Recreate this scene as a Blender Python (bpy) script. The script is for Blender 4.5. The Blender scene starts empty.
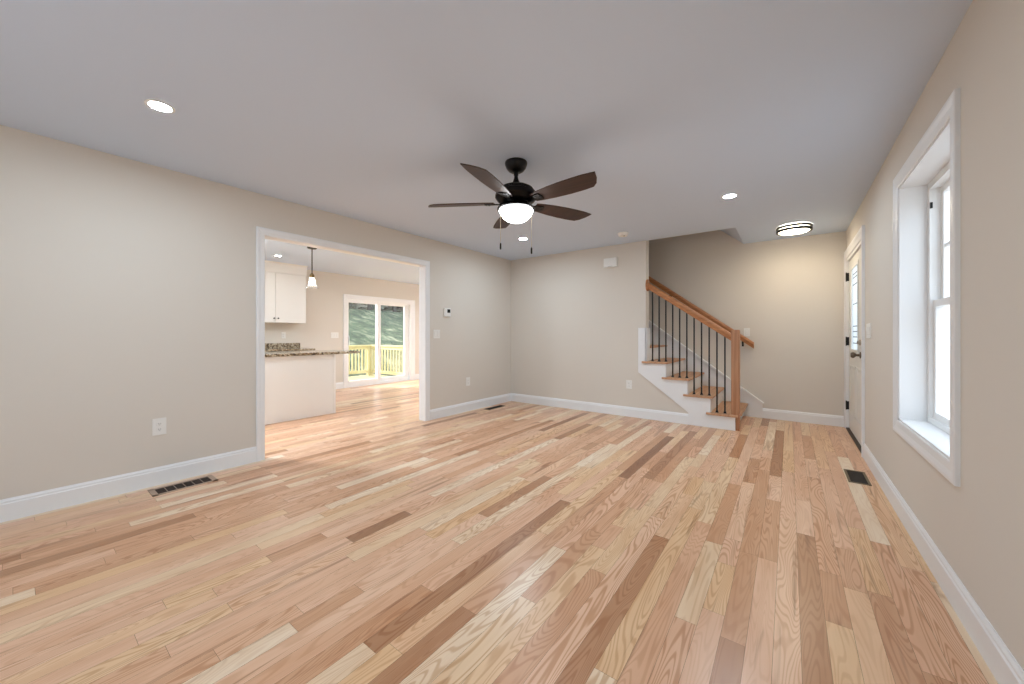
import bpy, bmesh, math, random
from mathutils import Vector, Matrix, noise
rnd = random.Random(11)
S = bpy.context.scene
COL = S.collection

# ------------------------------------------------------------------ camera, sky, sun, exposure
f_px, cx, cy, CAM_H, YAW = 371.3, 513.7, 334.6, 1.156, 0.6383
cam_d = bpy.data.cameras.new('camera')
cam = bpy.data.objects.new('camera', cam_d); COL.objects.link(cam)
cam.location = (0, 0, CAM_H); cam.rotation_euler = (math.pi / 2, 0, YAW)
cam_d.sensor_width = 36; cam_d.sensor_fit = 'HORIZONTAL'
cam_d.lens = f_px / 1024 * 36
cam_d.shift_x = (512 - cx) / 1024; cam_d.shift_y = (cy - 342) / 1024
cam_d.clip_start = 0.05
S.camera = cam

W = bpy.data.worlds.new('sky'); S.world = W; W.use_nodes = True
bg = W.node_tree.nodes['Background']
bg.inputs[0].default_value = (0.74, 0.87, 1.0, 1); bg.inputs[1].default_value = 2.2

sun_d = bpy.data.lights.new('sun', 'SUN'); sun_d.energy = 6.5; sun_d.angle = 0.01; sun_d.color = (1, .93, .82)
sun = bpy.data.objects.new('sun', sun_d); COL.objects.link(sun)
sun.rotation_euler = Vector((0.83, 0.555, -0.56)).to_track_quat('-Z', 'Y').to_euler()

def portal(name, loc, aim, sx, sy):
    d = bpy.data.lights.new(name, 'AREA'); d.shape = 'RECTANGLE'; d.size = sx; d.size_y = sy
    d.cycles.is_portal = True
    o = bpy.data.objects.new(name, d); COL.objects.link(o); o.location = loc
    o.rotation_euler = Vector(aim).to_track_quat('-Z', 'Z').to_euler()
    return o
portal('daylight_portal', (0.80, 2.92, 1.34), (-1, 0, 0), 1.2, 1.75)
portal('daylight_portal', (0.80, -0.45, 1.34), (-1, 0, 0), 1.2, 1.75)  # portal of the added window behind the viewpoint
portal('daylight_portal', (-1.9, -1.85, 1.35), (0, 1, 0), 1.5, 1.75)  # portal of the added rear window
portal('daylight_portal', (-7.95, 5.17, 0.97), (1, 0, 0), 1.9, 2.1)

S.view_settings.view_transform = 'Standard'; S.view_settings.look = 'None'
S.view_settings.gamma = 1; S.view_settings.use_curve_mapping = False
S.view_settings.exposure = 0.66

# ------------------------------------------------------------------ helpers
def lin(r, g, b):
    def c(v):
        v /= 255
        return v / 12.92 if v <= .04045 else ((v + .055) / 1.055) ** 2.4
    return (c(r), c(g), c(b), 1)

def new_mat(name):
    m = bpy.data.materials.new(name); m.use_nodes = True
    nt = m.node_tree; p = nt.nodes['Principled BSDF']
    return m, nt, p

def paint(name, rgb, rough=.6, bump=0.0, scale=200, metal=0.0, var=0.0, spec=.5):
    """painted / plain surface with a faint procedural texture"""
    m, nt, p = new_mat(name); N = nt.nodes; L = nt.links
    p.inputs['Base Color'].default_value = lin(*rgb)
    p.inputs['Roughness'].default_value = rough; p.inputs['Metallic'].default_value = metal
    p.inputs['Specular IOR Level'].default_value = spec
    tc = N.new('ShaderNodeTexCoord'); n = N.new('ShaderNodeTexNoise'); n.inputs['Scale'].default_value = scale
    n.inputs['Detail'].default_value = 3
    L.new(tc.outputs['Object'], n.inputs['Vector'])
    if var:
        mx = N.new('ShaderNodeMix'); mx.data_type = 'RGBA'
        a = lin(*rgb); mx.inputs[6].default_value = [c * (1 - var) for c in a[:3]] + [1]
        mx.inputs[7].default_value = [min(1, c * (1 + var)) for c in a[:3]] + [1]
        L.new(n.outputs['Fac'], mx.inputs[0]); L.new(mx.outputs[2], p.inputs['Base Color'])
    if bump:
        b = N.new('ShaderNodeBump'); b.inputs['Strength'].default_value = bump; b.inputs['Distance'].default_value = .002
        L.new(n.outputs['Fac'], b.inputs['Height']); L.new(b.outputs[0], p.inputs['Normal'])
    return m

def glow(name, rgb, strength):
    m, nt, p = new_mat(name)
    p.inputs['Base Color'].default_value = (.9, .9, .9, 1)
    p.inputs['Emission Color'].default_value = (*rgb, 1); p.inputs['Emission Strength'].default_value = strength
    return m

def wood(name, c1, c2, axis='X', rough=.45, scale=1.0):
    m, nt, p = new_mat(name); N = nt.nodes; L = nt.links
    tc = N.new('ShaderNodeTexCoord'); mp = N.new('ShaderNodeMapping')
    s = {'X': (2, 40, 40), 'Y': (40, 2, 40), 'Z': (40, 40, 2)}[axis]
    mp.inputs['Scale'].default_value = [v * scale for v in s]
    n = N.new('ShaderNodeTexNoise'); n.inputs['Scale'].default_value = 1; n.inputs['Detail'].default_value = 6
    n.inputs['Distortion'].default_value = .6
    r = N.new('ShaderNodeValToRGB'); r.color_ramp.elements[0].position = .3; r.color_ramp.elements[1].position = .7
    r.color_ramp.elements[0].color = lin(*c1); r.color_ramp.elements[1].color = lin(*c2)
    L.new(tc.outputs['Object'], mp.inputs[0]); L.new(mp.outputs[0], n.inputs['Vector'])
    L.new(n.outputs['Fac'], r.inputs[0]); L.new(r.outputs[0], p.inputs['Base Color'])
    p.inputs['Roughness'].default_value = rough
    return m

def pane_mat(name, tint=(1, 1, 1), refl=.06, diffuse=0.0):
    m = bpy.data.materials.new(name); m.use_nodes = True; nt = m.node_tree; N = nt.nodes; L = nt.links
    N.remove(N['Principled BSDF']); out = N['Material Output']
    t = N.new('ShaderNodeBsdfTransparent'); t.inputs[0].default_value = (*tint, 1)
    g = N.new('ShaderNodeBsdfGlossy'); g.inputs['Roughness'].default_value = .02
    mx = N.new('ShaderNodeMixShader'); mx.inputs[0].default_value = refl
    L.new(t.outputs[0], mx.inputs[1]); L.new(g.outputs[0], mx.inputs[2])
    last = mx
    if diffuse:
        t_ = N.new('ShaderNodeBsdfTranslucent'); t_.inputs[0].default_value = (.9, .93, .95, 1)
        w_ = N.new('ShaderNodeBsdfDiffuse'); w_.inputs[0].default_value = (.85, .88, .9, 1)
        d = N.new('ShaderNodeMixShader'); d.inputs[0].default_value = .45
        L.new(t_.outputs[0], d.inputs[1]); L.new(w_.outputs[0], d.inputs[2])
        m2 = N.new('ShaderNodeMixShader'); m2.inputs[0].default_value = diffuse
        L.new(mx.outputs[0], m2.inputs[1]); L.new(d.outputs[0], m2.inputs[2]); last = m2
    L.new(last.outputs[0], out.inputs[0])
    return m

class MB:
    def __init__(s): s.bm = bmesh.new()
    def box(s, x0, x1, y0, y1, z0, z1, bevel=0):
        r = bmesh.ops.create_cube(s.bm, size=1); vs = r['verts']
        for v in vs:
            v.co = Vector(((x0 + x1) / 2 + v.co.x * (x1 - x0), (y0 + y1) / 2 + v.co.y * (y1 - y0), (z0 + z1) / 2 + v.co.z * (z1 - z0)))
        if bevel:
            es = list({e for v in vs for e in v.link_edges})
            bmesh.ops.bevel(s.bm, geom=es, offset=bevel, segments=2, profile=.6, affect='EDGES')
        return s
    def prism(s, pts, axis, a, b):
        """polygon of 2-D points extruded from a to b along an axis (x: (y,z), y: (x,z), z: (x,y))"""
        def mk(u, v, t): return Vector((t, u, v)) if axis == 'x' else Vector((u, t, v)) if axis == 'y' else Vector((u, v, t))
        A = [s.bm.verts.new(mk(u, v, a)) for u, v in pts]; B = [s.bm.verts.new(mk(u, v, b)) for u, v in pts]
        s.bm.faces.new(A); s.bm.faces.new(B[::-1])
        for i in range(len(pts)):
            j = (i + 1) % len(pts); s.bm.faces.new((A[j], A[i], B[i], B[j]))
        return s
    def hull(s, quads_a, quads_b):
        A = [s.bm.verts.new(p) for p in quads_a]; B = [s.bm.verts.new(p) for p in quads_b]
        s.bm.faces.new(A); s.bm.faces.new(B[::-1])
        for i in range(len(A)):
            j = (i + 1) % len(A); s.bm.faces.new((A[j], A[i], B[i], B[j]))
        return s
    def lathe(s, prof, c, seg=40, axis='z'):
        """profile of (radius, height) turned about an axis through c"""
        rings = []
        for r, h in prof:
            if r < 1e-6: rings.append([s.bm.verts.new(s._ax(0, 0, h, c, axis))])
            else: rings.append([s.bm.verts.new(s._ax(r * math.cos(2 * math.pi * k / seg), r * math.sin(2 * math.pi * k / seg), h, c, axis)) for k in range(seg)])
        for a, b in zip(rings, rings[1:]):
            for k in range(seg):
                k2 = (k + 1) % seg
                q = [a[k % len(a)], a[k2 % len(a)], b[k2 % len(b)], b[k % len(b)]]
                u = []
                for v in q:
                    if v not in u: u.append(v)
                if len(u) > 2:
                    try: s.bm.faces.new(u)
                    except ValueError: pass
        return s
    @staticmethod
    def _ax(u, v, h, c, axis):
        c = Vector(c)
        return c + (Vector((u, v, h)) if axis == 'z' else Vector((h, u, v)) if axis == 'x' else Vector((u, h, v)))
    def tube(s, p0, p1, r0, r1=None, seg=12):
        r1 = r0 if r1 is None else r1
        p0 = Vector(p0); p1 = Vector(p1); d = (p1 - p0)
        q = d.to_track_quat('Z', 'Y'); A = []; B = []
        for k in range(seg):
            u = Vector((math.cos(2 * math.pi * k / seg), math.sin(2 * math.pi * k / seg), 0))
            A.append(s.bm.verts.new(p0 + q @ (u * r0))); B.append(s.bm.verts.new(p1 + q @ (u * r1)))
        for k in range(seg):
            j = (k + 1) % seg; s.bm.faces.new((A[k], A[j], B[j], B[k]))
        s.bm.faces.new(A[::-1]); s.bm.faces.new(B)
        return s
    def xform(s, m): bmesh.ops.transform(s.bm, matrix=m, verts=s.bm.verts); return s

ORG = {}
def obj(name, mb, mat, parent=None, loc=None, smooth=False, bevel=0):
    bm = mb.bm
    o0 = ORG[parent.name] if parent else Vector(loc or (0, 0, 0))
    bmesh.ops.translate(bm, vec=-o0, verts=bm.verts)
    bmesh.ops.recalc_face_normals(bm, faces=bm.faces)
    me = bpy.data.meshes.new(name); bm.to_mesh(me); bm.free()
    if mat: me.materials.append(mat)
    if smooth:
        for p in me.polygons: p.use_smooth = True
        me.set_sharp_from_angle(angle=math.radians(35))
    o = bpy.data.objects.new(name, me); COL.objects.link(o)
    if parent: o.parent = parent
    else: o.location = o0
    ORG[o.name] = o0
    if bevel:
        b = o.modifiers.new('edge', 'BEVEL'); b.width = bevel; b.segments = 2; b.limit_method = 'ANGLE'
    return o
def tag(o, label, cat, group=None):
    o['label'] = label; o['category'] = cat
    if group: o['group'] = group
    return o
def thing(name, label, cat, loc, group=None):
    o = bpy.data.objects.new(name, None); COL.objects.link(o); o.location = loc; o.empty_display_size = .1
    ORG[o.name] = Vector(loc)
    return tag(o, label, cat, group)
def struct(name, mb, mat, parent=None, **k):
    o = obj(name, mb, mat, parent, **k)
    if not parent: o['kind'] = 'structure'
    return o
def sroot(name, loc):
    o = bpy.data.objects.new(name, None); COL.objects.link(o); o.location = loc; o['kind'] = 'structure'
    ORG[o.name] = Vector(loc); return o

# ------------------------------------------------------------------ materials
M_wall = paint('beige_wall_paint', (222, 214, 203), .85, .06, 260)
M_ceil = paint('blue_tinted_ceiling', (212, 225, 243), .9, .05, 240)  # white ceiling, tinted blue to cancel the floor's warm bounced light
M_trim = paint('white_trim_paint', (240, 240, 240), .38, .02, 60)
M_door = paint('white_door_paint', (232, 230, 224), .42, .02, 60)
M_plate = paint('white_plastic', (240, 238, 233), .35)
M_vinyl = paint('white_vinyl', (243, 243, 242), .4)
M_black = paint('black_iron', (22, 21, 21), .45, metal=.3)
M_bronze = paint('oil_rubbed_bronze', (21, 19, 18), .34, metal=.55, var=.2, scale=60)
M_nickel = paint('brushed_nickel', (120, 108, 96), .3, metal=.9, var=.1, scale=90)
M_satin = paint('satin_nickel', (186, 176, 162), .4, metal=.6)
M_cab = paint('white_cabinet_lacquer', (236, 232, 226), .4)
M_dark = paint('dark_void', (40, 32, 26), .8)
M_rail = wood('stained_oak', (158, 98, 58), (196, 136, 88), 'X', .4)
M_newel = wood('oak_newel', (165, 112, 78), (192, 142, 106), 'Z', .45)
M_tread = wood('oak_tread', (186, 136, 100), (216, 170, 132), 'Y', .5)
M_blade = wood('walnut_blade', (46, 28, 22), (66, 41, 31), 'X', .5, 1.5)
M_deck = wood('pressure_treated_pine', (176, 164, 116), (204, 194, 148), 'X', .7)
M_glass = pane_mat('window_glass', (1, 1, 1), .05)
M_frost = pane_mat('frosted_glass', (.95, .98, 1), .06, .9)
M_lead = paint('lead_caming', (70, 72, 74), .5, metal=.4)
M_lamp = glow('recessed_lens', (.76, .92, 1.06), 380)
M_klamp = glow('added_kitchen_lens', (.82, .93, 1.04), 1150)
M_clamp = glow('soft_recessed_lens', (1, .96, .9), 70)
M_bowl = glow('lit_bowl_glass', (.90, .93, .94), 24)
M_flush = glow('lit_flush_glass', (1, .86, .64), 26)
M_dflush = glow('added_dining_glass', (.88, .94, 1.0), 65)
M_bulb = glow('lit_bulb', (1, .90, .76), 90)

def floor_mat():
    m, nt, p = new_mat('red_oak_strip_floor'); N = nt.nodes; L = nt.links
    at = N.new('ShaderNodeAttribute'); at.attribute_name = 'plank'; at.attribute_type = 'GEOMETRY'
    sep = N.new('ShaderNodeSeparateColor'); L.new(at.outputs['Color'], sep.inputs[0])
    tc = N.new('ShaderNodeTexCoord')
    # tone of the board
    r = N.new('ShaderNodeValToRGB'); cr = r.color_ramp; cr.interpolation = 'LINEAR'
    pal = [(0, (150, 102, 70)), (.05, (186, 137, 100)), (.14, (213, 163, 125)), (.30, (228, 181, 145)), (.50, (235, 191, 158)),
           (.66, (239, 199, 168)), (.78, (237, 196, 151)), (.90, (240, 209, 173)), (1, (249, 229, 204))]
    cr.elements[0].position = 0; cr.elements[0].color = lin(*pal[0][1]); cr.elements[1].position = 1; cr.elements[1].color = lin(*pal[-1][1])
    for q, c in pal[1:-1]: e = cr.elements.new(q); e.color = lin(*c)
    L.new(sep.outputs[0], r.inputs[0])
    # shift of the grain per board
    off = N.new('ShaderNodeCombineXYZ')
    for k, mul in ((1, 37.0), (2, 91.0), (0, 53.0)):
        mm = N.new('ShaderNodeMath'); mm.operation = 'MULTIPLY'; mm.inputs[1].default_value = mul
        L.new(sep.outputs[k], mm.inputs[0]); L.new(mm.outputs[0], off.inputs[{1: 0, 2: 1, 0: 2}[k]])
    def mapped(sx, sy):
        mp = N.new('ShaderNodeMapping'); mp.inputs['Scale'].default_value = (sx, sy, 1)
        L.new(tc.outputs['Object'], mp.inputs[0])
        ad = N.new('ShaderNodeVectorMath'); ad.operation = 'ADD'
        L.new(mp.outputs[0], ad.inputs[0]); L.new(off.outputs[0], ad.inputs[1]); return ad.outputs[0]
    # cathedral grain: rings of a stretched noise
    n1 = N.new('ShaderNodeTexNoise'); n1.inputs['Scale'].default_value = 1; n1.inputs['Detail'].default_value = 1.2; n1.inputs['Distortion'].default_value = .5
    L.new(mapped(9, .95), n1.inputs['Vector'])
    ml = N.new('ShaderNodeMath'); ml.operation = 'MULTIPLY'; ml.inputs[1].default_value = 150; L.new(n1.outputs['Fac'], ml.inputs[0])
    sn = N.new('ShaderNodeMath'); sn.operation = 'SINE'; L.new(ml.outputs[0], sn.inputs[0])
    rg = N.new('ShaderNodeMapRange'); rg.inputs[1].default_value = -.1; rg.inputs[2].default_value = 1; rg.interpolation_type = 'SMOOTHSTEP'
    L.new(sn.outputs[0], rg.inputs[0])
    # pores
    n2 = N.new('ShaderNodeTexNoise'); n2.inputs['Scale'].default_value = 1; n2.inputs['Detail'].default_value = 3
    L.new(mapped(170, 5), n2.inputs['Vector'])
    # mineral streaks and knots
    n3 = N.new('ShaderNodeTexNoise'); n3.inputs['Scale'].default_value = 1; n3.inputs['Detail'].default_value = 3; n3.inputs['Distortion'].default_value = 1.0
    L.new(mapped(17, .9), n3.inputs['Vector'])
    st = N.new('ShaderNodeMapRange'); st.inputs[1].default_value = .61; st.inputs[2].default_value = .74; L.new(n3.outputs['Fac'], st.inputs[0])
    # amounts
    def mul_col(col, fac_out, amt, tint):
        f = N.new('ShaderNodeMath'); f.operation = 'MULTIPLY'; f.use_clamp = True; L.new(fac_out, f.inputs[0])
        if isinstance(amt, float): f.inputs[1].default_value = amt
        else: L.new(amt, f.inputs[1])
        mx = N.new('ShaderNodeMix'); mx.data_type = 'RGBA'; mx.blend_type = 'MULTIPLY'
        L.new(f.outputs[0], mx.inputs[0]); L.new(col, mx.inputs[6]); mx.inputs[7].default_value = (*tint, 1)
        return mx.outputs[2]
    ga = N.new('ShaderNodeMapRange'); ga.inputs[3].default_value = .25; ga.inputs[4].default_value = 1.0
    L.new(sep.outputs[2], ga.inputs[0])
    c = mul_col(r.outputs[0], rg.outputs[0], ga.outputs[0], (.76, .62, .50))
    n4 = N.new('ShaderNodeTexNoise'); n4.inputs['Scale'].default_value = 1; n4.inputs['Detail'].default_value = 2
    L.new(mapped(11, 2.2), n4.inputs['Vector'])
    v4 = N.new('ShaderNodeMapRange'); v4.inputs[1].default_value = .42; v4.inputs[2].default_value = .72; L.new(n4.outputs['Fac'], v4.inputs[0])
    c = mul_col(c, v4.outputs[0], .7, (.88, .77, .67))
    c = mul_col(c, n2.outputs['Fac'], .35, (.80, .72, .65))
    c = mul_col(c, st.outputs[0], .85, (.52, .38, .28))
    L.new(c, p.inputs['Base Color'])
    p.inputs['Roughness'].default_value = .30; p.inputs['Specular IOR Level'].default_value = .6
    b = N.new('ShaderNodeBump'); b.inputs['Strength'].default_value = .08; b.inputs['Distance'].default_value = .001
    L.new(n2.outputs['Fac'], b.inputs['Height']); L.new(b.outputs[0], p.inputs['Normal'])
    return m
M_floor = floor_mat()

def granite_mat():
    m, nt, p = new_mat('speckled_granite'); N = nt.nodes; L = nt.links
    tc = N.new('ShaderNodeTexCoord'); n = N.new('ShaderNodeTexNoise'); n.inputs['Scale'].default_value = 26; n.inputs['Detail'].default_value = 5
    n.inputs['Distortion'].default_value = .8
    r = N.new('ShaderNodeValToRGB'); r.color_ramp.elements[0].position = .38; r.color_ramp.elements[0].color = lin(62, 50, 40)
    r.color_ramp.elements[1].position = .62; r.color_ramp.elements[1].color = lin(196, 184, 162)
    e = r.color_ramp.elements.new(.5); e.color = lin(142, 122, 94)
    L.new(tc.outputs['Object'], n.inputs['Vector']); L.new(n.outputs['Fac'], r.inputs[0]); L.new(r.outputs[0], p.inputs['Base Color'])
    p.inputs['Roughness'].default_value = .12
    return m
M_granite = granite_mat()

def hill_mat():
    m, nt, p = new_mat('frosty_hillside_grass'); N = nt.nodes; L = nt.links
    tc = N.new('ShaderNodeTexCoord'); n = N.new('ShaderNodeTexNoise'); n.inputs['Scale'].default_value = 2.0; n.inputs['Detail'].default_value = 12
    n.inputs['Roughness'].default_value = .75
    r = N.new('ShaderNodeValToRGB'); r.color_ramp.elements[0].position = .38; r.color_ramp.elements[0].color = lin(56, 66, 56)
    r.color_ramp.elements[1].position = .68; r.color_ramp.elements[1].color = lin(160, 158, 132)
    e = r.color_ramp.elements.new(.52); e.color = lin(74, 86, 68)
    mp = N.new('ShaderNodeMapping'); mp.inputs['Scale'].default_value = (.36, 1, .36); L.new(tc.outputs['Object'], mp.inputs[0])
    L.new(mp.outputs[0], n.inputs['Vector']); L.new(n.outputs['Fac'], r.inputs[0]); L.new(r.outputs[0], p.inputs['Base Color'])
    p.inputs['Roughness'].default_value = 1; p.inputs['Specular IOR Level'].default_value = .1
    return m
M_hill = hill_mat()
M_bark = paint('grey_bark', (70, 66, 62), .95, .8, 14, var=.3)
M_leaf = paint('dark_evergreen_leaf', (58, 72, 60), .8, var=.35, scale=6)
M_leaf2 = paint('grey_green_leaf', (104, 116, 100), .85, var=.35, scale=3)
M_pale = paint('pale_ground', (190, 188, 184), .95, .4, 30, var=.15)

# ------------------------------------------------------------------ dimensions of the room
XL, XR, YB, YF, YN, H = -3.905, .571, 5.18, 6.20, -1.65, 2.45
XLo = -4.02                      # kitchen face of the left wall
XS = -7.70                       # kitchen wall with the sliding door
KY0, KY1 = .2, 7.2               # kitchen ends
OP0, OP1, OPZ = 1.386, 3.279, 2.075   # cased opening
SX = -.52                        # right edge of the stairwell

# ------------------------------------------------------------------ floor
def build_floor():
    bm = bmesh.new(); lay = bm.loops.layers.float_color.new('plank')
    w = .0825; x = XS - .02
    while x < XR + .04:
        y = YN - .05 - rnd.uniform(0, .9)
        while y < KY1 + .05:
            ln = rnd.choice((.28, .4, .55, .7, .85, 1.0, 1.25, 1.5, 1.8))
            y1 = min(y + ln, KY1 + .06)
            if y1 > YN - .05 and not (x + w < XLo and y1 < KY0 - .3):
                g = .00045
                v = [bm.verts.new(p) for p in ((x + g, max(y, YN - .05) + g, 0), (x + w - g, max(y, YN - .05) + g, 0), (x + w - g, y1 - g, 0), (x + g, y1 - g, 0))]
                fc = bm.faces.new(v); c = (rnd.random() ** .82, rnd.random(), rnd.random(), 1)
                for l in fc.loops: l[lay] = c
            y = y1 + 0 if y1 < KY1 + .06 else 99
        x += w
    # dark bed under the boards, showing as hairline joints
    me = bpy.data.meshes.new('floor'); bm.normal_update(); bm.to_mesh(me); bm.free(); me.materials.append(M_floor)
    o = bpy.data.objects.new('floor', me); COL.objects.link(o); o['kind'] = 'structure'
    b = obj('subfloor', MB().box(XS - .2, XR + .2, YN - .2, KY1 + .2, -.12, -.001), M_sub, o)
M_sub = paint('floor_joint', (120, 84, 58), .8)
ORG['floor'] = Vector((0, 0, 0))
build_floor()

# ------------------------------------------------------------------ walls and ceiling
w = MB()
w.box(XLo, XL, YN, OP0, 0, H).box(XLo, XL, OP1, YB + .13, 0, H).box(XLo, XL, OP0, OP1, OPZ, H)
struct('wall_left', w, M_wall)
struct('wall_back', MB().box(XL, -1.58, YB, YB + .13, 0, H).prism([(-1.58, 0), (-.6, 0), (-1.58, .8)], 'y', YB, YB + .1), M_wall)
struct('wall_stair_far', MB().box(-5.2, XR + .2, YF, YF + .15, -.05, 5.0), M_wall)
WY0, WY1, WZ0, WZ1 = 2.424, 3.40, .605, 2.10         # right window opening
W2Y0, W2Y1 = -.95, .02                                 # unseen window added behind the viewpoint for fill daylight
DY0, DY1, DZ = 4.865, 6.125, 2.085                     # entry door opening
XRo = XR + .2
w = MB()
w.box(XR, XRo, YN, W2Y0, 0, H).box(XR, XRo, W2Y1, WY0, 0, H).box(XR, XRo, WY1, DY0, 0, H).box(XR, XRo, DY1, YF, 0, H)
for a, b in ((W2Y0, W2Y1), (WY0, WY1)): w.box(XR, XRo, a, b, 0, WZ0).box(XR, XRo, a, b, WZ1, H)
w.box(XR, XRo, DY0, DY1, DZ, H)
struct('wall_right', w, M_wall)
RX0, RX1, RZ0, RZ1 = -2.6, -1.2, .6, 2.1
struct('wall_rear', MB().box(XLo, RX0, YN - .15, YN, 0, H).box(RX1, XRo, YN - .15, YN, 0, H).box(RX0, RX1, YN - .15, YN, 0, RZ0).box(RX0, RX1, YN - .15, YN, RZ1, H), M_wall)
struct('ceiling', MB().box(XLo, XR + .2, YN - .15, 5.20, H, H + .12).box(SX, XR + .2, 5.20, YF, H, H + .12).box(XS - .15, XLo, KY0 - .1, KY1 + .1, H, H + .12), M_ceil)
struct('ceiling_stair_soffit', MB().prism([(SX, H), (SX, H + .12), (-3.6, 5.12), (-3.6, 5.0)], 'y', 5.20, YF), M_ceil)
struct('wall_stair_upper', MB().box(-5.2, SX, 5.08, 5.20, H + .12, 5.0).box(-5.2, XLo, YB + .02, YB + .13, 0, H + .12).box(XLo, -1.58, 5.20, YB + .13, H, 5.0), M_wall)
struct('wall_stair_end', MB().box(-5.32, -5.2, 5.08, YF + .15, 0, 5.12), M_wall)
struct('ceiling_stairwell', MB().box(-5.2, -3.55, 5.08, YF, 5.0, 5.12), M_ceil)
# kitchen shell
SY0, SY1, SZ = 4.311, 6.04, 1.945
M_kwall = M_wall
struct('wall_kitchen_far', MB().box(XS - .15, XS, KY0, SY0, 0, H).box(XS - .15, XS, SY1, KY1, 0, H).box(XS - .15, XS, SY0, SY1, SZ, H), M_kwall)
struct('wall_kitchen_right', MB().box(XS - .15, XLo, KY1, KY1 + .12, 0, H), M_kwall)
struct('wall_kitchen_left', MB().box(XS - .15, XLo, KY0 - .12, KY0, 0, H), M_kwall)
struct('wall_kitchen_near', MB().box(XLo - .01, XLo + .1, YB + .13, KY1, 0, H), M_kwall)

# ------------------------------------------------------------------ baseboards, casings
BH = .137
def base_profile(t=.015):
    return [(0, 0), (t, 0), (t, BH - .03), (t - .004, BH - .024), (t - .004, BH - .014), (t - .009, BH - .006), (t - .011, BH), (0, BH)]
def base_x(name, xw, sgn, y0, y1):      # on a wall x = const
    struct(name, MB().prism([(xw + sgn * a, z) for a, z in base_profile()], 'y', y0, y1), M_trim)
def base_y(name, yw, sgn, x0, x1):
    struct(name, MB().prism([(yw + sgn * a, z) for a, z in base_profile()], 'x', x0, x1), M_trim)
CW = .068
base_x('baseboard_left', XL, 1, YN, OP0 - CW); base_x('baseboard_left', XL, 1, OP1 + CW + .006, YB)
base_y('baseboard_back', YB, -1, XL, -1.04)
base_y('baseboard_far', YF, -1, -.297, XR)
base_x('baseboard_right', XR, -1, YN, DY0 - .10); 
base_y('baseboard_rear', YN, 1, XL, XR)
base_x('baseboard_kitchen', XS, 1, 3.33, SY0 - .085); base_x('baseboard_kitchen', XS, 1, SY1 + .085, KY1)

def casing_frame(mb, axis, face, sgn, a0, a1, z0, z1, wd, t_out, t_in, bottom=False):
    """mitred casing round an opening; the section is thicker at its outer edge (colonial)"""
    sec = [(0, 0), (0, t_in * .75), (.006, t_in), (wd * .45, t_in * 1.12), (wd * .55, t_out * .82), (wd * .75, t_out), (wd - .006, t_out), (wd, t_out * .85), (wd, 0)]
    def P(u, d, z):
        return Vector((face + sgn * d, u, z)) if axis == 'x' else Vector((u, face + sgn * d, z))
    corners = [(a0, z0, -1, -1 if bottom else 0), (a0, z1, -1, 1), (a1, z1, 1, 1), (a1, z0, 1, -1 if bottom else 0)]
    rings = [[mb.bm.verts.new(P(a + su * o, d, z + sz * o)) for o, d in sec] for a, z, su, sz in corners]
    pairs = [(0, 1), (1, 2), (2, 3)] + ([(3, 0)] if bottom else [])
    for i, j in pairs:
        for k in range(len(sec)):
            k2 = (k + 1) % len(sec)
            mb.bm.faces.new((rings[i][k], rings[i][k2], rings[j][k2], rings[j][k]))
    if not bottom:
        mb.bm.faces.new(rings[0]); mb.bm.faces.new(rings[3][::-1])
    return mb

# cased opening to the kitchen
t1 = sroot('trim_1', (XL, (OP0 + OP1) / 2, 0))
obj('casing', casing_frame(MB(), 'x', XL, 1, OP0, OP1, 0, OPZ, CW, .019, .012), M_trim, t1)
obj('casing', casing_frame(MB(), 'x', XLo, -1, OP0, OP1, 0, OPZ, CW, .019, .012), M_trim, t1)
obj('jamb', MB().box(XLo - .004, XL + .004, OP0 - .001, OP0 + .003, 0, OPZ).box(XLo - .004, XL + .004, OP1 - .003, OP1 + .001, 0, OPZ).box(XLo - .004, XL + .004, OP0, OP1, OPZ - .003, OPZ + .001), M_trim, t1)

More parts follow.
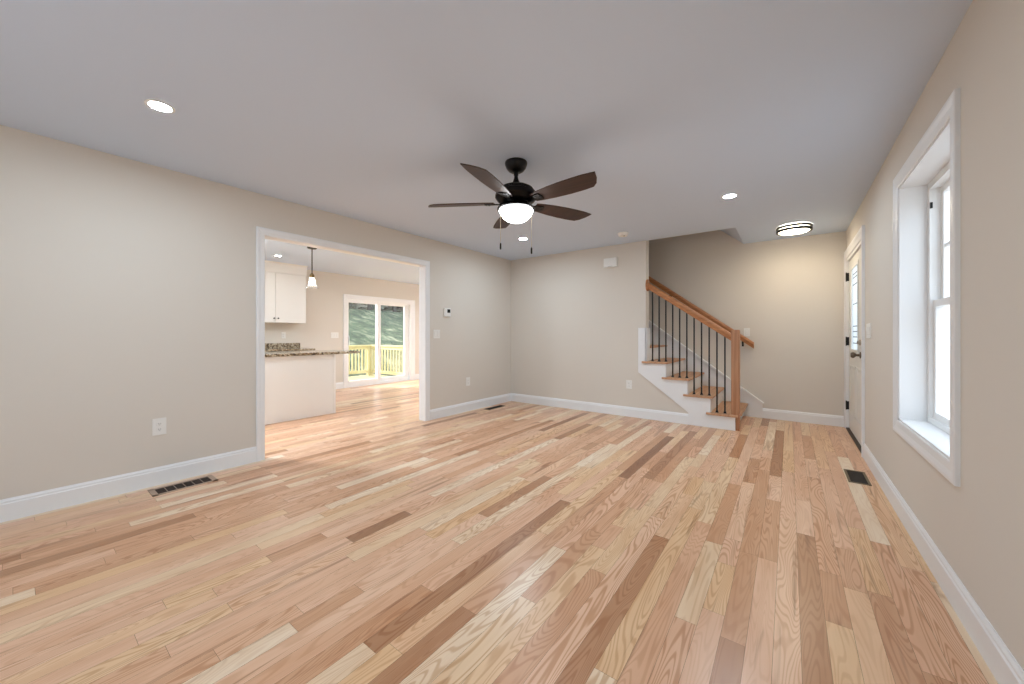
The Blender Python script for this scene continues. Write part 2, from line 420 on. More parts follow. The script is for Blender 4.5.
# ------------------------------------------------------------------ right wall window, plus two unseen windows added for daylight
def hung_window(name, y0, y1):
    z0, z1 = WZ0, WZ1
    r = sroot(name, (XR, (y0 + y1) / 2, z0))
    obj('casing', casing_frame(MB(), 'x', XR, -1, y0, y1, z0, z1,   .082, .019, .012, True), M_trim, r)
    b = MB(); t = .012; xo = XRo
    b.box(XR - .004, xo, y0 - .001, y0 + t, z0, z1).box(XR - .004, xo, y1 - t, y1 + .001, z0, z1).box(XR - .004, xo, y0, y1, z1 - t, z1 + .001).box(XR - .004, xo, y0, y1, z0 - .001, z0 + t)
    obj('jamb', b, M_trim, r)
    # vinyl frame
    fx0, fx1 = .690, .772; a0, a1, c0, c1 = y0 + t, y1 - t, z0 + t, z1 - t; fw = .042
    b = MB()
    b.box(fx0, fx1, a0, a0 + fw, c0, c1, .003).box(fx0, fx1, a1 - fw, a1, c0, c1, .003).box(fx0 + .001, fx1 - .001, a0 + fw - .004, a1 - fw + .004, c1 - fw, c1 - .001).box(fx0 + .001, fx1 - .001, a0 + fw - .004, a1 - fw + .004, c0 + .001, c0 + fw * .8)
    obj('window_frame', b, M_vinyl, r)
    obj('sash_stop', MB().box(fx0 + .002, fx0 + .012, a1 - fw - .012, a1 - fw + .002, c1 - .16, c1 - .125), M_black, r)
    zm = 1.345; sw = .046
    def sash(x0, x1, zb, zt, grid):
        s0, s1 = a0 + fw - .004, a1 - fw + .004
        b = MB(); b.box(x0, x1, s0, s0 + sw, zb, zt, .003).box(x0, x1, s1 - sw, s1, zb, zt, .003).box(x0 + .001, x1 - .001, s0 + sw - .004, s1 - sw + .004, zb + .001, zb + sw * .9).box(x0 + .001, x1 - .001, s0 + sw - .004, s1 - sw + .004, zt - sw * .9, zt - .001)
        s = obj('sash', b, M_vinyl, r)
        xm = (x0 + x1) / 2
        obj('pane', MB().box(xm - .003, xm + .003, s0 + sw - .004, s1 - sw + .004, zb + .03, zt - .03), M_glass, s)
        if grid:
            g = MB(); zc = (zb + zt) / 2
            g.box(xm - .008, xm + .008, s0 + sw - .003, s1 - sw + .003, zc - .009, zc + .009)
            for k in (1, 2):
                yc = s0 + sw + (s1 - s0 - 2 * sw) * k / 3; g.box(xm - .0075, xm + .0075, yc - .009, yc + .009, zb + .03, zt - .03)
            obj('muntin', g, M_vinyl, s)
    sash(.738, .766, zm - .02, c1 - fw + .004, True)
    sash(.706, .736, c0 + fw * .8 - .004, zm + .02, False)
    obj('sash_lock', MB().box(.694, .706, (y0 + y1) / 2 - .03, (y0 + y1) / 2 + .03, zm + .004, zm + .018, .003), M_vinyl, r)
hung_window('window_1', WY0, WY1)
hung_window('added_window_2', W2Y0, W2Y1)
r = sroot('added_window_3', ((RX0 + RX1) / 2, YN, RZ0))  # unseen rear window, added to let in fill daylight
obj('casing', casing_frame(MB(), 'y', YN, 1, RX0, RX1, RZ0, RZ1, .09, .02, .012, True), M_trim, r)
b = MB()
for k in range(3):
    xx = RX0 + (RX1 - RX0) * k / 2; b.box(xx - .03, xx + .03, YN - .12, YN - .04, RZ0, RZ1)
b.box(RX0, RX1, YN - .12, YN - .04, RZ0, RZ0 + .05).box(RX0, RX1, YN - .12, YN - .04, RZ1 - .05, RZ1).box(RX0, RX1, YN - .11, YN - .05, 1.33, 1.37)
obj('window_frame', b, M_vinyl, r)
obj('pane', MB().box(RX0 + .02, RX1 - .02, YN - .083, YN - .077, RZ0 + .03, RZ1 - .03), M_glass, r)

# ------------------------------------------------------------------ entry door in the right wall
d1 = sroot('door_1', (XR, (DY0 + DY1) / 2, 0))
obj('casing', casing_frame(MB(), 'x', XR, -1, DY0, DY1 - .022, 0, DZ, .10, .022, .013), M_trim, d1)
obj('jamb', MB().box(XR - .002, XRo, DY0 - .001, DY0 + .03, 0, DZ).box(XR - .002, XRo, DY1 - .03, DY1 + .001, 0, DZ).box(XR - .002, XRo, DY0, DY1, DZ - .03, DZ + .001), M_trim, d1)
dx0, dx1 = XR + .018, XR + .062
sy0, sy1, sz0, sz1 = DY0 + .034, DY1 - .034, .02, DZ - .034
gy0, gy1, gz0, gz1 = 5.32, 5.86, .985, 1.915
slab = MB()
slab.box(dx0, dx1, sy0, gy0, sz0, sz1).box(dx0, dx1, gy1, sy1, sz0, sz1).box(dx0, dx1, gy0, gy1, sz0, gz0).box(dx0, dx1, gy0, gy1, gz1, sz1)
sl = obj('door_slab', slab, M_door, d1)
fr = MB()
for o, t, q in ((.03, .005, .002), (.018, .008, .004)):
    fr.box(dx0 - t, dx0 + .01, gy0 - o, gy0 + q, gz0 - o, gz1 + o).box(dx0 - t, dx0 + .01, gy1 - q, gy1 + o, gz0 - o, gz1 + o).box(dx0 - t, dx0 + .01, gy0, gy1, gz0 - o, gz0 + q).box(dx0 - t, dx0 + .01, gy0, gy1, gz1 - q, gz1 + o)
obj('glass_frame', fr, M_door, sl)
obj('pane', MB().box(dx0 + .001, dx0 + .007, gy0 - .002, gy1 + .002, gz0 - .002, gz1 + .002), M_frost, sl)
cm = MB(); q = .005; xa, xb = dx0 - .0002, dx0 + .0012
for yy in (gy0 + .10, gy1 - .10): cm.box(xa, xb, yy - q, yy + q, gz0, gz1)
for zz in (1.06, 1.13, 1.19, 1.25, 1.50, 1.72, 1.80, 1.84): cm.box(xa, xb, gy0 + .02, gy1 - .12, zz - q, zz + q)
obj('leaded_lines', cm, M_lead, sl)
for ya, yb in ((sy0 + .13, (sy0 + sy1) / 2 - .05), ((sy0 + sy1) / 2 + .05, sy1 - .13)):
    pm = MB(); za, zb = .22, .80; o = .022
    pm.box(dx0 - .006, dx0 + .004, ya, ya + o, za, zb, .003).box(dx0 - .006, dx0 + .004, yb - o, yb, za, zb, .003).box(dx0 - .006, dx0 + .004, ya, yb, za, za + o, .003).box(dx0 - .006, dx0 + .004, ya, yb, zb - o, zb, .003)
    pm.box(dx0 - .004, dx0 + .004, ya + .05, yb - .05, za + .05, zb - .05, .003)
    obj('raised_panel', pm, M_door, sl)
ky, kz = 5.17, .945
k = obj('door_knob', MB().lathe([(0, 0), (.033, 0), (.033, -.008), (.014, -.012), (.012, -.035), (.020, -.042), (.030, -.052), (.031, -.066), (.022, -.078), (0, -.081)], (dx0, ky, kz), 28, 'x'), M_nickel, sl, smooth=True)
k['label'] = 'brushed metal round knob'
obj('deadbolt', MB().lathe([(0, 0), (.03, 0), (.03, -.012), (.026, -.016), (0, -.016)], (dx0, ky, 1.075), 28, 'x').box(dx0 - .03, dx0 - .014, ky - .004, ky + .004, 1.06, 1.09), M_satin, sl, smooth=True)
for zz in (.29, 1.075, 1.862):
    obj('hinge', MB().box(XR - .012, dx0 + .002, sy1 + .002, sy1 + .030, zz - .05, zz + .05, .002).tube((XR - .006, sy1 + .012, zz - .055), (XR - .006, sy1 + .012, zz + .055), .007), M_black, d1)
obj('threshold', MB().box(XR - .01, XRo, DY0 + .03, DY1 - .03, 0, .018, .004), paint('bronze_threshold', (66, 54, 44), .5, metal=.4), d1)

# ------------------------------------------------------------------ staircase
NT = 9
RISE, RUN, T1 = .2013, .265, .188
def tz(k): return T1 + RISE * k
def rx(k): return -.52 - RUN * k
st = thing('staircase', 'straight staircase with oak treads and white risers rising behind the back wall', 'stairs', (rx(0), 5.7, 0))
pts = [(rx(0), 0), (rx(0), tz(0) - .026)]
for k in range(1, 4): pts += [(rx(k), tz(k - 1) - .026), (rx(k), tz(k) - .026)]
pts += [(-1.575, tz(3) - .026), (-1.575, 1.25), (-1.682, 1.25), (-1.682, .636), (-1.04, .155), (-1.04, 0)]
s_ = obj('stringer', MB().prism(pts, 'y', YB - .017, YB + .06), M_trim, st)
obj('wall_end_panel', MB().box(-1.584, -1.566, YB - .017, YB + .132, .74, 1.25), M_trim, st)
for k in range(NT):
    y0 = YB + .06 if k < 4 else YB + .13
    obj('riser', MB().box(rx(k) - .014, rx(k), y0 + .001, YF - .016, tz(k) - RISE + (0 if k else .029), tz(k) - .025), M_trim, st)
    b = MB(); xn = rx(k) + .03; xb = rx(k + 1) + .001
    if k < 4:
        if k == 0:   # notched round the newel
            b.box(xb, -.557, YB - .02, YF - .016, tz(k) - .026, tz(k), .004).box(-.558, -.465, YB + .097, YF - .016, tz(k) - .026, tz(k), .004)
            b.box(xb - .05, xn, YB - .045, YB + .004, tz(k) - .026, tz(k), .008)
        else:
            b.box(xb, xn, YB - .02, YF - .016, tz(k) - .026, tz(k), .008).box(xb - .05, xn, YB - .045, YB - .012, tz(k) - .026, tz(k), .008)
    else: b.box(xb, xn, y0, YF - .016, tz(k) - .026, tz(k), .008)
    obj('tread', b, M_tread, st)
# skirt along the far wall with its cap
sl_ = RISE / RUN
def sk(x): return .199 + (-.297 - x) * (1.362 - .199) / (1.834 - .297)
sk_poly = [(-.297, 0), (-.297, sk(-.297)), (-2.8, sk(-2.8)), (-2.8, 0)]
s2 = obj('skirt_board', MB().prism(sk_poly, 'y', YF - .015, YF), M_trim, st)
obj('skirt_cap', MB().prism([(-.297, sk(-.297) - .005), (-.282, sk(-.297) + .014), (-2.8, sk(-2.8) + .028), (-2.8, sk(-2.8) - .005)], 'y', YF - .042, YF), M_trim, s2)

# railing: newel, handrail, balusters
sr = thing('stair_railing', 'oak stair railing with square newel post and slim black balusters', 'railing', (-.51, 5.228, 0))
nx0, nx1, ny0, ny1 = -.566, -.478, 5.184, 5.272
obj('newel_post', MB().box(nx0, nx1, ny0, ny1, 0, 1.205, .004), M_newel, sr)
obj('newel_cap', MB().box(nx0 + .003, nx1 - .003, ny0 + .003, ny1 - .003, 1.203, 1.214, .004), M_newel, sr)
def rail_sweep(xa, za, xb, zb, yc, prof):
    mb = MB(); A = [(xa, yc + u, za + v) for u, v in prof]; B = [(xb, yc + u, zb + v) for u, v in prof]
    return mb.hull(A, B)
prof = [(-.021, -.048), (.021, -.048), (.023, -.02), (.030, -.005), (.030, .018), (.024, .036), (.010, .045), (-.010, .045), (-.024, .036), (-.030, .018), (-.030, -.005), (-.023, -.02)]
rxa, rza, rxb, rzb = -1.572, 1.838, -.553, 1.118
hr = obj('handrail', rail_sweep(rxa, rza, rxb, rzb, 5.222, prof), M_rail, sr, smooth=True)
def rail_z(x): return rza + (rzb - rza) * (x - rxa) / (rxb - rxa)
b = MB()
ring = [(  .066 * math.cos(2 * math.pi * k / 28), .080 * math.sin(2 * math.pi * k / 28)) for k in range(28)]
b.prism([(5.222 + u, rza + .0 + v) for u, v in ring], 'x', -1.582, -1.556)
obj('rosette', b, M_rail, hr, bevel=.004)
for i in range(11):
    x = -1.503 + .0868 * i
    k = 3 - (i // 3 if i < 9 else 3)
    z0 = tz(k); z1 = rail_z(x) - .044
    bl = obj('baluster', MB().box(x - .008, x + .008, 5.222 - .008, 5.222 + .008, z0, z1), M_black, sr)
    obj('baluster_shoe', MB().hull([(x - .017, 5.205, z0), (x + .017, 5.205, z0), (x + .017, 5.239, z0), (x - .017, 5.239, z0)],
                                   [(x - .009, 5.213, z0 + .026), (x + .009, 5.213, z0 + .026), (x + .009, 5.231, z0 + .026), (x - .009, 5.231, z0 + .026)]), M_black, bl)
# second handrail on the far wall
wh = thing('wall_handrail', 'oak handrail mounted on the far stairwell wall behind the balusters', 'handrail', (-.4, YF, 1.0))
def wz(x): return 1.006 + (-.392 - x) * (2.052 - 1.006) / (1.806 - .392)
obj('rail', rail_sweep(-2.6, wz(-2.6), -.392, wz(-.392), YF - .075, [(u, v * .95) for u, v in prof]), M_rail, wh, smooth=True)
for x in (-.53, -1.5, -2.4):
    obj('bracket', MB().box(x - .012, x + .012, YF - .008, YF, wz(x) - .12, wz(x) - .05, .002).tube((x, YF - .005, wz(x) - .085), (x, YF - .07, wz(x) - .075), .007).tube((x, YF - .072, wz(x) - .085), (x, YF - .074, wz(x) - .03), .008), M_black, wh)

# ------------------------------------------------------------------ ceiling fan
fx, fy = -1.650, 2.254
fan = thing('ceiling_fan', 'dark bronze ceiling fan with five walnut blades and a lit glass bowl', 'fan', (fx, fy, H))
C = (fx, fy, 0)
obj('canopy', MB().lathe([(0, H), (.083, H), (.085, H - .008), (.082, H - .022), (.074, H - .042), (.058, H - .062), (.038, H - .074), (0, H - .076)], C, 40), M_bronze, fan, smooth=True)
obj('downrod', MB().lathe([(0, 2.38), (.016, 2.38), (.018, 2.355), (.014, 2.345), (.018, 2.325), (.034, 2.285), (.044, 2.268), (0, 2.268)], C, 28), M_bronze, fan, smooth=True)
obj('motor_housing', MB().lathe([(0, 2.273), (.06, 2.272), (.104, 2.262), (.128, 2.248), (.130, 2.238), (.138, 2.234), (.140, 2.224), (.150, 2.219), (.157, 2.198), (.157, 2.184), (.150, 2.178), (.144, 2.165), (.12, 2.145), (.085, 2.132), (.06, 2.127), (0, 2.127)], C, 48), M_bronze, fan, smooth=True)
obj('light_fitter', MB().lathe([(0, 2.13), (.055, 2.13), (.06, 2.122), (.08, 2.118), (.132, 2.108), (.142, 2.102), (.142, 2.094), (.130, 2.090), (0, 2.090)], C, 48), M_bronze, fan, smooth=True)
bw = obj('glass_bowl', MB().lathe([(.124, 2.094), (.127, 2.084), (.120, 2.066), (.101, 2.039), (.076, 2.018), (.047, 2.006), (.022, 2.001), (0, 2.0)], C, 48), M_bowl, fan, smooth=True)
ZB = 2.146
for i in range(5):
    a = math.radians(-5 + 72 * i)
    Mx = Matrix.Translation((fx, fy, ZB)) @ Matrix.Rotation(a, 4, 'Z') @ Matrix.Rotation(math.radians(-13), 4, 'X')
    # outline of a blade along +x, chord along y
    top = [(.165, .045), (.22, .056), (.32, .069), (.44, .078), (.55, .079), (.618, .074)]
    bot = [(.697, -.060), (.61, -.072), (.52, -.074), (.42, -.074), (.32, -.068), (.22, -.056), (.165, -.045)]
    tip = [(.652, .045), (.678, 0)]
    o_ = obj('blade', MB().prism(top + tip + bot, 'z', -.004, .004).xform(Mx), M_blade, fan, bevel=.002)
    arm = MB().prism([(.06, -.022), (.10, -.016), (.15, -.018), (.20, -.036), (.235, -.034), (.245, 0), (.235, .034), (.20, .036), (.15, .018), (.10, .016), (.06, .022)], 'z', -.011, -.004)
    arm.box(.05, .11, -.02, .02, -.018, -.003, .003)
    for sx, sy in ((.205, .02), (.205, -.02), (.228, 0)):
        arm.lathe([(0, -.015), (.005, -.0135), (.006, -.011)], (sx, sy, 0), 10)
    obj('blade_iron', arm.xform(Mx), M_bronze, o_)
for (px_, py_, zz) in ((fx - .1138 * .803 + .08 * .596, fy - .1138 * .596 - .08 * .803, 1.778), (fx + .1128 * .803 + .08 * .596, fy + .1128 * .596 - .08 * .803, 1.745)):
    ch = MB().tube((px_, py_, zz + .045), (px_, py_, 2.10), .0013, seg=6)
    c = obj('pull_chain', ch, paint('brass_chain', (176, 160, 130), .4, metal=.6), fan)
    obj('pull_fob', MB().lathe([(0, zz + .05), (.004, zz + .048), (.0065, zz + .04), (.0065, zz + .006), (.004, zz), (0, zz)], (px_, py_, 0), 14), M_bronze, c, smooth=True)

# ------------------------------------------------------------------ ceiling lights, detector
def recessed(x, y, label, r=.046, lamp=None):
    t = thing('recessed_light', label, 'ceiling light', (x, y, H), None)
    obj('trim_ring', MB().lathe([(r + .018, H), (r + .018, H - .004), (r + .004, H - .006), (r, H - .003), (r, H)], (x, y, 0), 40), M_plate, t, smooth=True)
    obj('lens', MB().lathe([(0, H - .003), (r, H - .003)], (x, y, 0), 40), lamp or M_lamp, t)
recessed(-2.86, .495, 'lit recessed ceiling light nearest the left wall in the living room')
recessed(-.447, 3.984, 'lit recessed ceiling light between the fan and the stair opening')
recessed(-.45, .50, 'lit recessed ceiling light over the near right end of the living room')
recessed(-2.878, 4.09, 'lit recessed ceiling light below the fan near the back corner')
recessed(-6.733, 2.587, 'lit recessed ceiling light in the kitchen before the white cabinet', r=.042, lamp=M_clamp)
for x_, y_, l_ in ((-4.9, 1.0, 'added unseen recessed light above the near end of the peninsula'), (-5.9, .8, 'added unseen recessed light above the near end of the aisle'),
                   (-4.75, 4.6, 'added unseen recessed light of the dining end nearest the cased opening'), (-4.9, 6.4, 'added unseen recessed light at the far side of the dining end')):
    recessed(x_, y_, l_, lamp=M_klamp)  # unseen lights, added to brighten the kitchen and dining end
def flush(x, y, label, glass):
    fl = thing('flush_ceiling_light', label, 'ceiling light', (x, y, H)); Cf = (x, y, 0)
    obj('diffuser', MB().lathe([(.148, H), (.148, H - .060), (.133, H - .072), (.09, H - .080), (0, H - .083)], Cf, 48), glass, fl, smooth=True)
    for z0 in (H - .022, H - .058):
        obj('metal_ring', MB().lathe([(.150, z0 + .014), (.170, z0 + .015), (.177, z0 + .006), (.175, z0 - .012), (.150, z0 - .014), (.150, z0 + .014)], Cf, 48), M_bronze, fl, smooth=True)
flush(.046, 5.543, 'round flush mounted lit ceiling light with two bronze rings by the front door', M_flush)
flush(-5.7, 6.2, 'added unseen flush ceiling light with two bronze rings in the dining end', M_dflush)  # unseen fixture, added to lift the kitchen ceiling brightness
sd = thing('smoke_detector', 'small round white smoke detector on the ceiling by the stair wall', 'smoke detector', (-1.70, 4.627, H))
obj('housing', MB().lathe([(0, H), (.066, H), (.067, H - .012), (.060, H - .016), (.060, H - .028), (.052, H - .040), (.03, H - .045), (0, H - .046)], (-1.70, 4.627, 0), 36), M_plate, sd, smooth=True)
obj('test_button', MB().lathe([(.010, H - .044), (.010, H - .049), (0, H - .05)], (-1.675, 4.60, 0), 14), paint('grey_plastic', (150, 150, 148), .5), sd)

# ------------------------------------------------------------------ plates on the walls
M_slot = paint('outlet_slot', (60, 56, 52), .6)
M_gap = paint('plate_recess', (205, 202, 196), .5)
class Face:
    """local frame on a wall: u along the wall, z up, d out of the wall"""
    def __init__(s, axis, w, sgn): s.axis, s.w, s.sgn = axis, w, sgn
    def box(s, mb, u0, u1, z0, z1, d0, d1, bev=0):
        a, b = sorted((s.w + s.sgn * d0, s.w + s.sgn * d1))
        if s.axis == 'x': mb.box(a, b, u0, u1, z0, z1, bev)
        else: mb.box(u0, u1, a, b, z0, z1, bev)
        return mb
    def loc(s, u, z): return (s.w, u, z) if s.axis == 'x' else (u, s.w, z)
def outlet(F, u, z, label, w=.074, h=.118):
    t = thing('wall_outlet', label, 'outlet', F.loc(u, z))
    obj('cover_plate', F.box(MB(), u - w / 2, u + w / 2, z - h / 2, z + h / 2, 0, .006, .002), M_plate, t)
    for dz in (-.021, .021):
        r = obj('receptacle', F.box(MB(), u - .017, u + .017, z + dz - .014, z + dz + .014, .004, .008, .003), M_plate, t)
        s = MB()
        for du in (-.006, .006): F.box(s, u + du - .0011, u + du + .0011, z + dz - .003, z + dz + .006, .0075, .0083)
        F.box(s, u - .002, u + .002, z + dz - .010, z + dz - .006, .0075, .0083)
        obj('slot', s, M_slot, r)
def switch(F, u, z, label, gang=1, h=.118):
    w = .026 + .046 * gang
    t = thing('light_switch', label, 'light switch', F.loc(u, z))
    obj('cover_plate', F.box(MB(), u - w / 2, u + w / 2, z - h / 2, z + h / 2, 0, .006, .002), M_plate, t)
    for g in range(gang):
        c = u + (g - (gang - 1) / 2) * .046
        obj('rocker', F.box(F.box(MB(), c - .0165, c + .0165, z - .033, z + .001, .004, .0085, .002), c - .0165, c + .0165, z - .001, z + .033, .004, .0105, .002), M_plate, t)
        obj('rocker_gap', F.box(MB(), c - .018, c + .018, z - .0345, z + .0345, .004, .0066), M_gap, t)
FL = Face('x', XL, 1); FB = Face('y', YB, -1); FR = Face('x', XR, -1); FF = Face('y', YF, -1); FK = Face('x', XS, 1)
outlet(FL, .672, .447, 'white wall outlet on the long left wall above the floor register', h=.128, w=.08)
outlet(FL, 4.10, .446, 'white wall outlet on the left wall below the thermostat', h=.128, w=.085)
outlet(FB, -1.815, .452, 'white wall outlet on the back wall beside the stairs', w=.08)
switch(FL, 3.478, 1.164, 'white two rocker light switch below the thermostat beside the cased opening', 2)
switch(FR, 4.53, 1.19, 'white light switch on the right wall beside the entry door', 4, .13)
switch(FF, -.481, 1.19, 'white light switch on the far wall above the handrail end', 1)
switch(FK, 4.04, 1.142, 'white light switch on the kitchen wall beside the sliding door', 3)
outlet(FK, 3.053, 1.143, 'white wall outlet on the kitchen wall above the granite backsplash')
th = thing('thermostat', 'small white thermostat with a dark screen on the left wall', 'thermostat', FL.loc(3.665, 1.47))
obj('body', FL.box(MB(), 3.605, 3.725, 1.41, 1.53, 0, .026, .006), M_plate, th)
obj('screen', FL.box(MB(), 3.655, 3.712, 1.465, 1.515, .024, .0275), paint('dark_screen', (40, 40, 38), .2), th)
dc = thing('door_chime', 'square white door chime box high on the back wall', 'door chime', FB.loc(-2.077, 2.195))
obj('body', FB.box(MB(), -2.175, -1.979, 2.13, 2.262, 0, .05, .006), M_plate, dc)
obj('grille', FB.box(MB(), -2.11, -2.04, 2.136, 2.146, .048, .0515), M_gap, dc)

# ------------------------------------------------------------------ floor registers
def register(x0, x1, y0, y1, label, frame_mat, nbar, long_axis='y', slat=None):
    t = thing('floor_register', label, 'floor vent', ((x0 + x1) / 2, (y0 + y1) / 2, 0))
    e = .022 if nbar else .016; z = .004
    ey = .034 if nbar else .016
    b = MB(); b.box(x0, x0 + e, y0, y1, 0, z, .001).box(x1 - e, x1, y0, y1, 0, z, .001).box(x0, x1, y0, y0 + ey, 0, z, .001).box(x0, x1, y1 - ey, y1, 0, z, .001)
    obj('frame', b, frame_mat, t)
    obj('duct', MB().box(x0 + e, x1 - e, y0 + ey, y1 - ey, .0002, .0008), M_dark, t)
    l = MB(); n = 7
    for k in range(n):
        xx = x0 + e + (x1 - x0 - 2 * e) * (k + .5) / n; l.box(xx - .002, xx + .002, y0 + ey, y1 - ey, .0008, .0025)
    if nbar: dv = MB()
    for k in range(1, nbar + 1):
        yy = y0 + ey + (y1 - y0 - 2 * ey) * k / (nbar + 1); dv.box(x0 + e, x1 - e, yy - .0014, yy + .0014, .0008, .0032)
    if nbar: obj('divider', dv, frame_mat, t)
    obj('louvers', l, slat, t)
M_rb = paint('taupe_register', (186, 160, 138), .5, metal=.2)
M_rbd = paint('brown_register', (74, 58, 46), .5, metal=.3)
M_rg = paint('olive_register', (120, 104, 78), .5, metal=.3)
register(-3.815, -3.640, .592, .972, 'taupe floor register with a row of dark slots along the left baseboard', M_rb, 5, slat=M_rbd)
register(-3.80, -3.69, 4.35, 4.75, 'dark floor register in the back corner by the left baseboard', M_rbd, 0, slat=M_dark)
register(.374, .508, 3.904, 4.249, 'dark floor register with a tan frame along the right wall baseboard', M_rg, 0, slat=M_dark)

# ------------------------------------------------------------------ kitchen
pn = thing('kitchen_peninsula', 'white panelled kitchen peninsula base under the granite top', 'kitchen counter', (-5.7, 1.9, 0))
obj('base', MB().box(-5.96, -5.38, .3, 2.833, 0, .868, .002), M_cab, pn)
obj('end_trim', MB().box(-5.39, -5.374, 2.800, 2.836, 0, .868), M_cab, pn)
ct = obj('countertop', MB().box(-6.02, -5.355, KY0 + .02, 3.21, .868, .904, .006), M_granite, None, (-5.69, 1.7, .868))
tag(ct, 'speckled granite countertop overhanging the white peninsula', 'countertop')
bc = thing('base_cabinet', 'white base cabinet along the kitchen wall behind the peninsula', 'cabinet', (-7.4, 2.2, 0))
obj('carcass', MB().box(XS + .002, -7.12, .4, 3.33, .1, .868, .002), M_cab, bc)
obj('toe_kick', MB().box(XS, -7.18, .42, 3.31, 0, .1), M_dark, bc)
for y0 in (.42, 1.0, 1.58, 2.16, 2.74):
    d = obj('door', MB().box(-7.12, -7.102, y0 + .004, y0 + .572, .12, .86, .003), M_cab, bc)
    obj('knob', MB().lathe([(0, 0), (.006, 0), (.006, .015), (.012, .02), (.012, .028), (0, .03)], (-7.102, y0 + .5, .78), 14, 'x'), M_black, d, smooth=True)
ct2 = thing('granite_counter', 'granite counter with short backsplash on the far kitchen wall', 'countertop', (-7.4, 2.2, .868))
obj('slab', MB().box(XS, -7.07, .4, 3.345, .868, .902, .005), M_granite, ct2)
obj('backsplash', MB().box(XS, XS + .02, .4, 3.345, .902, .995, .003), M_granite, ct2)
uc = thing('upper_cabinet', 'white two door wall cabinet hung above the granite counter', 'cabinet', (XS, 2.79, 1.37))
obj('carcass', MB().box(XS + .002, -7.372, 2.26, 3.307, 1.37, 2.30, .002), M_cab, uc)
obj('crown_panel', MB().prism([(XS, 2.262), (-7.352, 2.262), (-7.345, 2.29), (-7.33, 2.42), (-7.30, H - .002), (XS, H - .002)], 'y', 2.26, 3.317), M_cab, uc)
for y0, y1, ky in ((2.262, 2.785, 2.757), (2.789, 3.305, 2.823)):
    d = obj('door', MB().box(-7.372, -7.352, y0, y1, 1.372, 2.258, .003), M_cab, uc)
    obj('knob', MB().lathe([(0, 0), (.006, 0), (.006, .014), (.013, .018), (.014, .026), (.008, .03), (0, .031)], (-7.352, ky, 1.447), 16, 'x'), M_black, d, smooth=True)

M_shade = pane_mat('clear_shade_glass', (.97, .97, .97), .10, .09)
M_sock = paint('antique_brass', (110, 88, 52), .35, metal=.7)
def pendant(px, py, label):
    pd = thing('pendant_light', label, 'pendant light', (px, py, H))
    obj('canopy', MB().lathe([(0, H), (.065, H), (.066, H - .010), (.058, H - .022), (.02, H - .028), (0, H - .03)], (px, py, 0), 32), M_bronze, pd, smooth=True)
    obj('rod', MB().tube((px, py, 2.05), (px, py, H - .025), .007), M_bronze, pd)
    obj('socket', MB().lathe([(0, 2.07), (.012, 2.068), (.018, 2.055), (.032, 2.04), (.034, 2.01), (.026, 2.0), (0, 2.0)], (px, py, 0), 24), M_sock, pd, smooth=True)
    obj('glass_shade', MB().lathe([(.034, 2.005), (.040, 1.97), (.046, 1.93), (.056, 1.89), (.072, 1.86), (.088, 1.845), (.085, 1.845), (.069, 1.862), (.053, 1.892), (.043, 1.932), (.037, 1.97), (.031, 2.005)], (px, py, 0), 36), M_shade, pd, smooth=True)
    obj('bulb', MB().lathe([(0, 2.0), (.010, 1.995), (.012, 1.965), (.019, 1.94), (.022, 1.92), (.017, 1.90), (0, 1.892)], (px, py, 0), 20), M_bulb, pd, smooth=True)
pendant(-5.68, 2.639, 'bronze rod pendant with clear glass shade above the overhanging end of the peninsula')
pendant(-5.68, 1.45, 'added unseen pendant with clear glass shade above the middle of the peninsula')  # hidden second pendant, added for more kitchen light

# sliding patio door
d2 = sroot('door_2', (XS, (SY0 + SY1) / 2, 0))
obj('casing', casing_frame(MB(), 'x', XS, 1, SY0, SY1, 0, SZ, .085, .019, .012), M_trim, d2)
b = MB(); xi, xo = XS - .15, XS + .002
b.box(xi, xo, SY0, SY0 + .028, 0, SZ).box(xi, xo, SY1 - .05, SY1, 0, SZ).box(xi + .001, xo - .001, SY0 + .026, SY1 - .048, SZ - .035, SZ - .001).box(xi + .001, xo - .001, SY0 + .026, SY1 - .048, 0, .035)
obj('door_frame', b, M_vinyl, d2)
def slide(x0, x1, y0, y1, g0, g1, nm):
    b = MB(); za, zb = .032, SZ - .033
    b.box(x0, x1, y0, g0, za, zb, .003).box(x0, x1, g1, y1, za, zb, .003).box(x0, x1, g0, g1, za, .137, .003).box(x0, x1, g0, g1, 1.858, zb, .003)
    s = obj(nm, b, M_vinyl, d2); xm = (x0 + x1) / 2
    obj('pane', MB().box(xm - .004, xm + .004, g0 - .004, g1 + .004, .13, 1.865), M_glass, s); return s
p1 = slide(XS - .06, XS - .02, SY0 + .026, 5.145, 4.362, 5.062, 'sliding_panel')
slide(XS - .12, XS - .08, 5.075, SY1 - .045, 5.195, 5.868, 'fixed_panel')
obj('pull_handle', MB().box(XS - .022, XS + .012, SY0 + .036, SY0 + .05, .92, 1.12, .004), M_vinyl, p1)

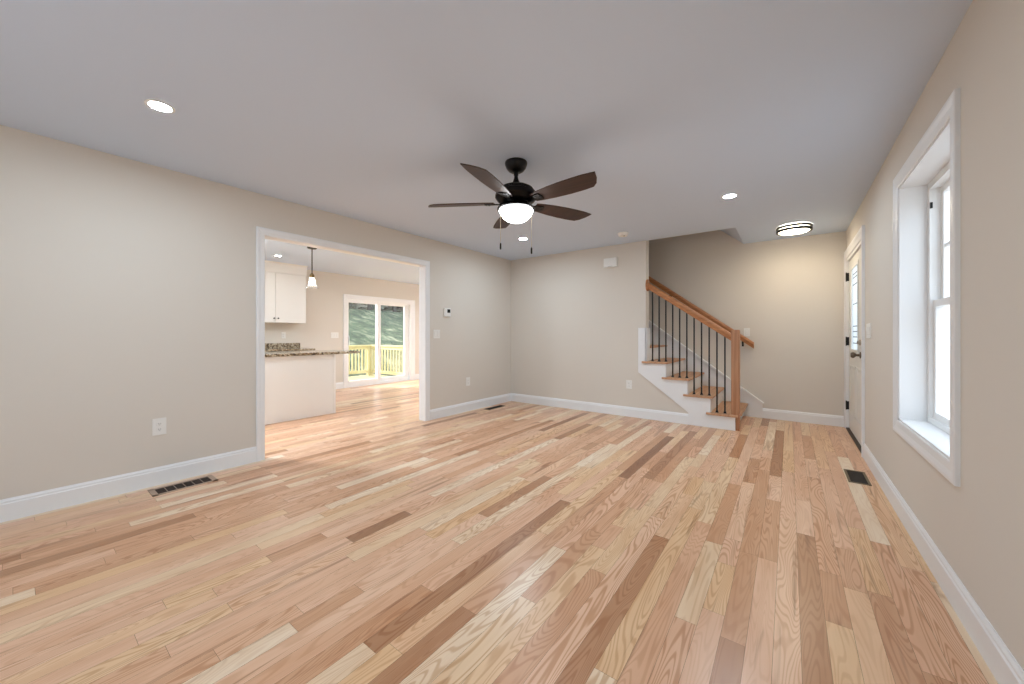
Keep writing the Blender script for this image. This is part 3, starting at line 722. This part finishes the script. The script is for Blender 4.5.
# ------------------------------------------------------------------ outside: deck, railing, hillside, trees
dk = obj('deck', MB(), None) if False else None
b = MB(); yy = 2.6
while yy < 6.72:
    b.box(-10.56, XS - .16, yy, yy + .134, -.14, -.10); yy += .14
b.box(-10.56, -10.52, 2.6, 6.74, -.34, -.14).box(-10.56, XS - .16, 6.70, 6.74, -.34, -.14)
deck = obj('deck', b, M_deck, None, (-9.2, 4.7, -.1)); tag(deck, 'pale pine deck boards outside the sliding patio door', 'deck')
def railing(pts, label, n_posts, gap=.105):
    (x0, y0), (x1, y1) = pts
    t = thing('deck_railing', label, 'railing', (x0, y0, -.1))
    L = math.hypot(x1 - x0, y1 - y0); ux, uy = (x1 - x0) / L, (y1 - y0) / L; nx, ny = -uy, ux
    def bar(a, b_, wdt, z0, z1, off=0):
        c = [(x0 + ux * s + nx * (o + off), y0 + uy * s + ny * (o + off)) for s, o in ((a, -wdt / 2), (b_, -wdt / 2), (b_, wdt / 2), (a, wdt / 2))]
        return MB().prism(c, 'z', z0, z1)
    obj('top_rail', bar(-.045, L + .045, .12, .80, .84), M_deck, t); obj('upper_rail', bar(0, L, .038, .71, .80), M_deck, t)
    obj('bottom_rail', bar(0, L, .038, -.02, .07), M_deck, t)
    for k in range(n_posts):
        s = L * k / max(1, n_posts - 1)
        if n_posts == 1: s = L
        obj('post', bar(s - .044, s + .044, .088, -.1, .80), M_deck, t)
    n = int(L / gap)
    for k in range(1, n):
        s = L * k / n; obj('baluster', bar(s - .018, s + .018, .036, -.0, .73, off=.0), M_deck, t)
railing([(-10.43, 2.7), (-10.43, 6.54)], 'pale pine deck railing along the outer edge facing the hillside', 3)
railing([(-10.43, 6.64), (XS - .2, 6.64)], 'pale pine deck railing running from the house to the corner post', 2, .135)

def hill_z(x, y):
    d = max(0, -x - 11.5)
    z = -.75 + .245 * min(d, 15.8) + .03 * max(0, d - 15.8)
    z += .12 * noise.noise(Vector((x * .35, y * .35, 0))) * min(1, d / 3)
    return z
def terrain(name, x0, x1, y0, y1, nx, ny, fz, mat):
    mb = MB(); V = [[mb.bm.verts.new((x0 + (x1 - x0) * i / nx, y0 + (y1 - y0) * j / ny, fz(x0 + (x1 - x0) * i / nx, y0 + (y1 - y0) * j / ny))) for j in range(ny + 1)] for i in range(nx + 1)]
    for i in range(nx):
        for j in range(ny): mb.bm.faces.new((V[i][j], V[i + 1][j], V[i + 1][j + 1], V[i][j + 1]))
    o = struct(name, mb, mat, smooth=True); return o
terrain('ground_hillside', -60, -7.9, -30, 70, 130, 140, hill_z, M_hill)
terrain('ground_pale', XRo + .05, 40, -40, 60, 4, 4, lambda x, y: -.5, M_pale)  # added ground, made pale so the lower panes look blown out
leaf_me = None
def tree(x, y, hgt, rr, low=.30):
    z = hill_z(x, y) - .15
    t = thing('tree', 'tall grey trunked evergreen tree on top of the hillside behind the deck', 'tree', (x, y, z), 'trees on top of the hillside')
    tk = MB(); n = 6; p = Vector((x, y, z)); r0 = rr
    for k in range(n):
        q = p + Vector((rnd.uniform(-.05, .05), rnd.uniform(-.05, .05), hgt / n)); r1 = rr * (1 - .8 * (k + 1) / n)
        tk.tube(p, q, r0, r1, 9); p, r0 = q, r1
    obj('trunk', tk, M_bark, t, smooth=True)
    cr = MB()
    for k in range(420 if low > .1 else 760):
        u = rnd.random(); zc = z + hgt * (low + (1.02 - low) * u); rad = (1 - u) * hgt * .17 + .25
        a = rnd.uniform(0, 2 * math.pi); d = rad * math.sqrt(rnd.random())
        c = Vector((x + d * math.cos(a), y + d * math.sin(a), zc - d * .25)); s = rnd.uniform(.16, .34) * (1 if low > .1 else 2.0)
        m = Matrix.Translation(c) @ Matrix.Rotation(a, 4, 'Z') @ Matrix.Rotation(rnd.uniform(-.2, .7), 4, 'Y') @ Matrix.Rotation(rnd.uniform(-.6, .6), 4, 'X')
        vs = [cr.bm.verts.new(m @ Vector(v)) for v in ((-s, 0, 0), (0, -s * .5, 0), (s * 1.4, 0, 0), (0, s * .5, 0))]
        cr.bm.faces.new(vs)
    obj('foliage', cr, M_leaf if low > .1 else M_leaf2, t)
for i in range(39):
    row = i % 3
    x = -29.0 - row * 4.0 + rnd.uniform(-.4, .4); y = 11.0 + (i // 3) * 2.4 + row * 1.2 + rnd.uniform(-.3, .3)
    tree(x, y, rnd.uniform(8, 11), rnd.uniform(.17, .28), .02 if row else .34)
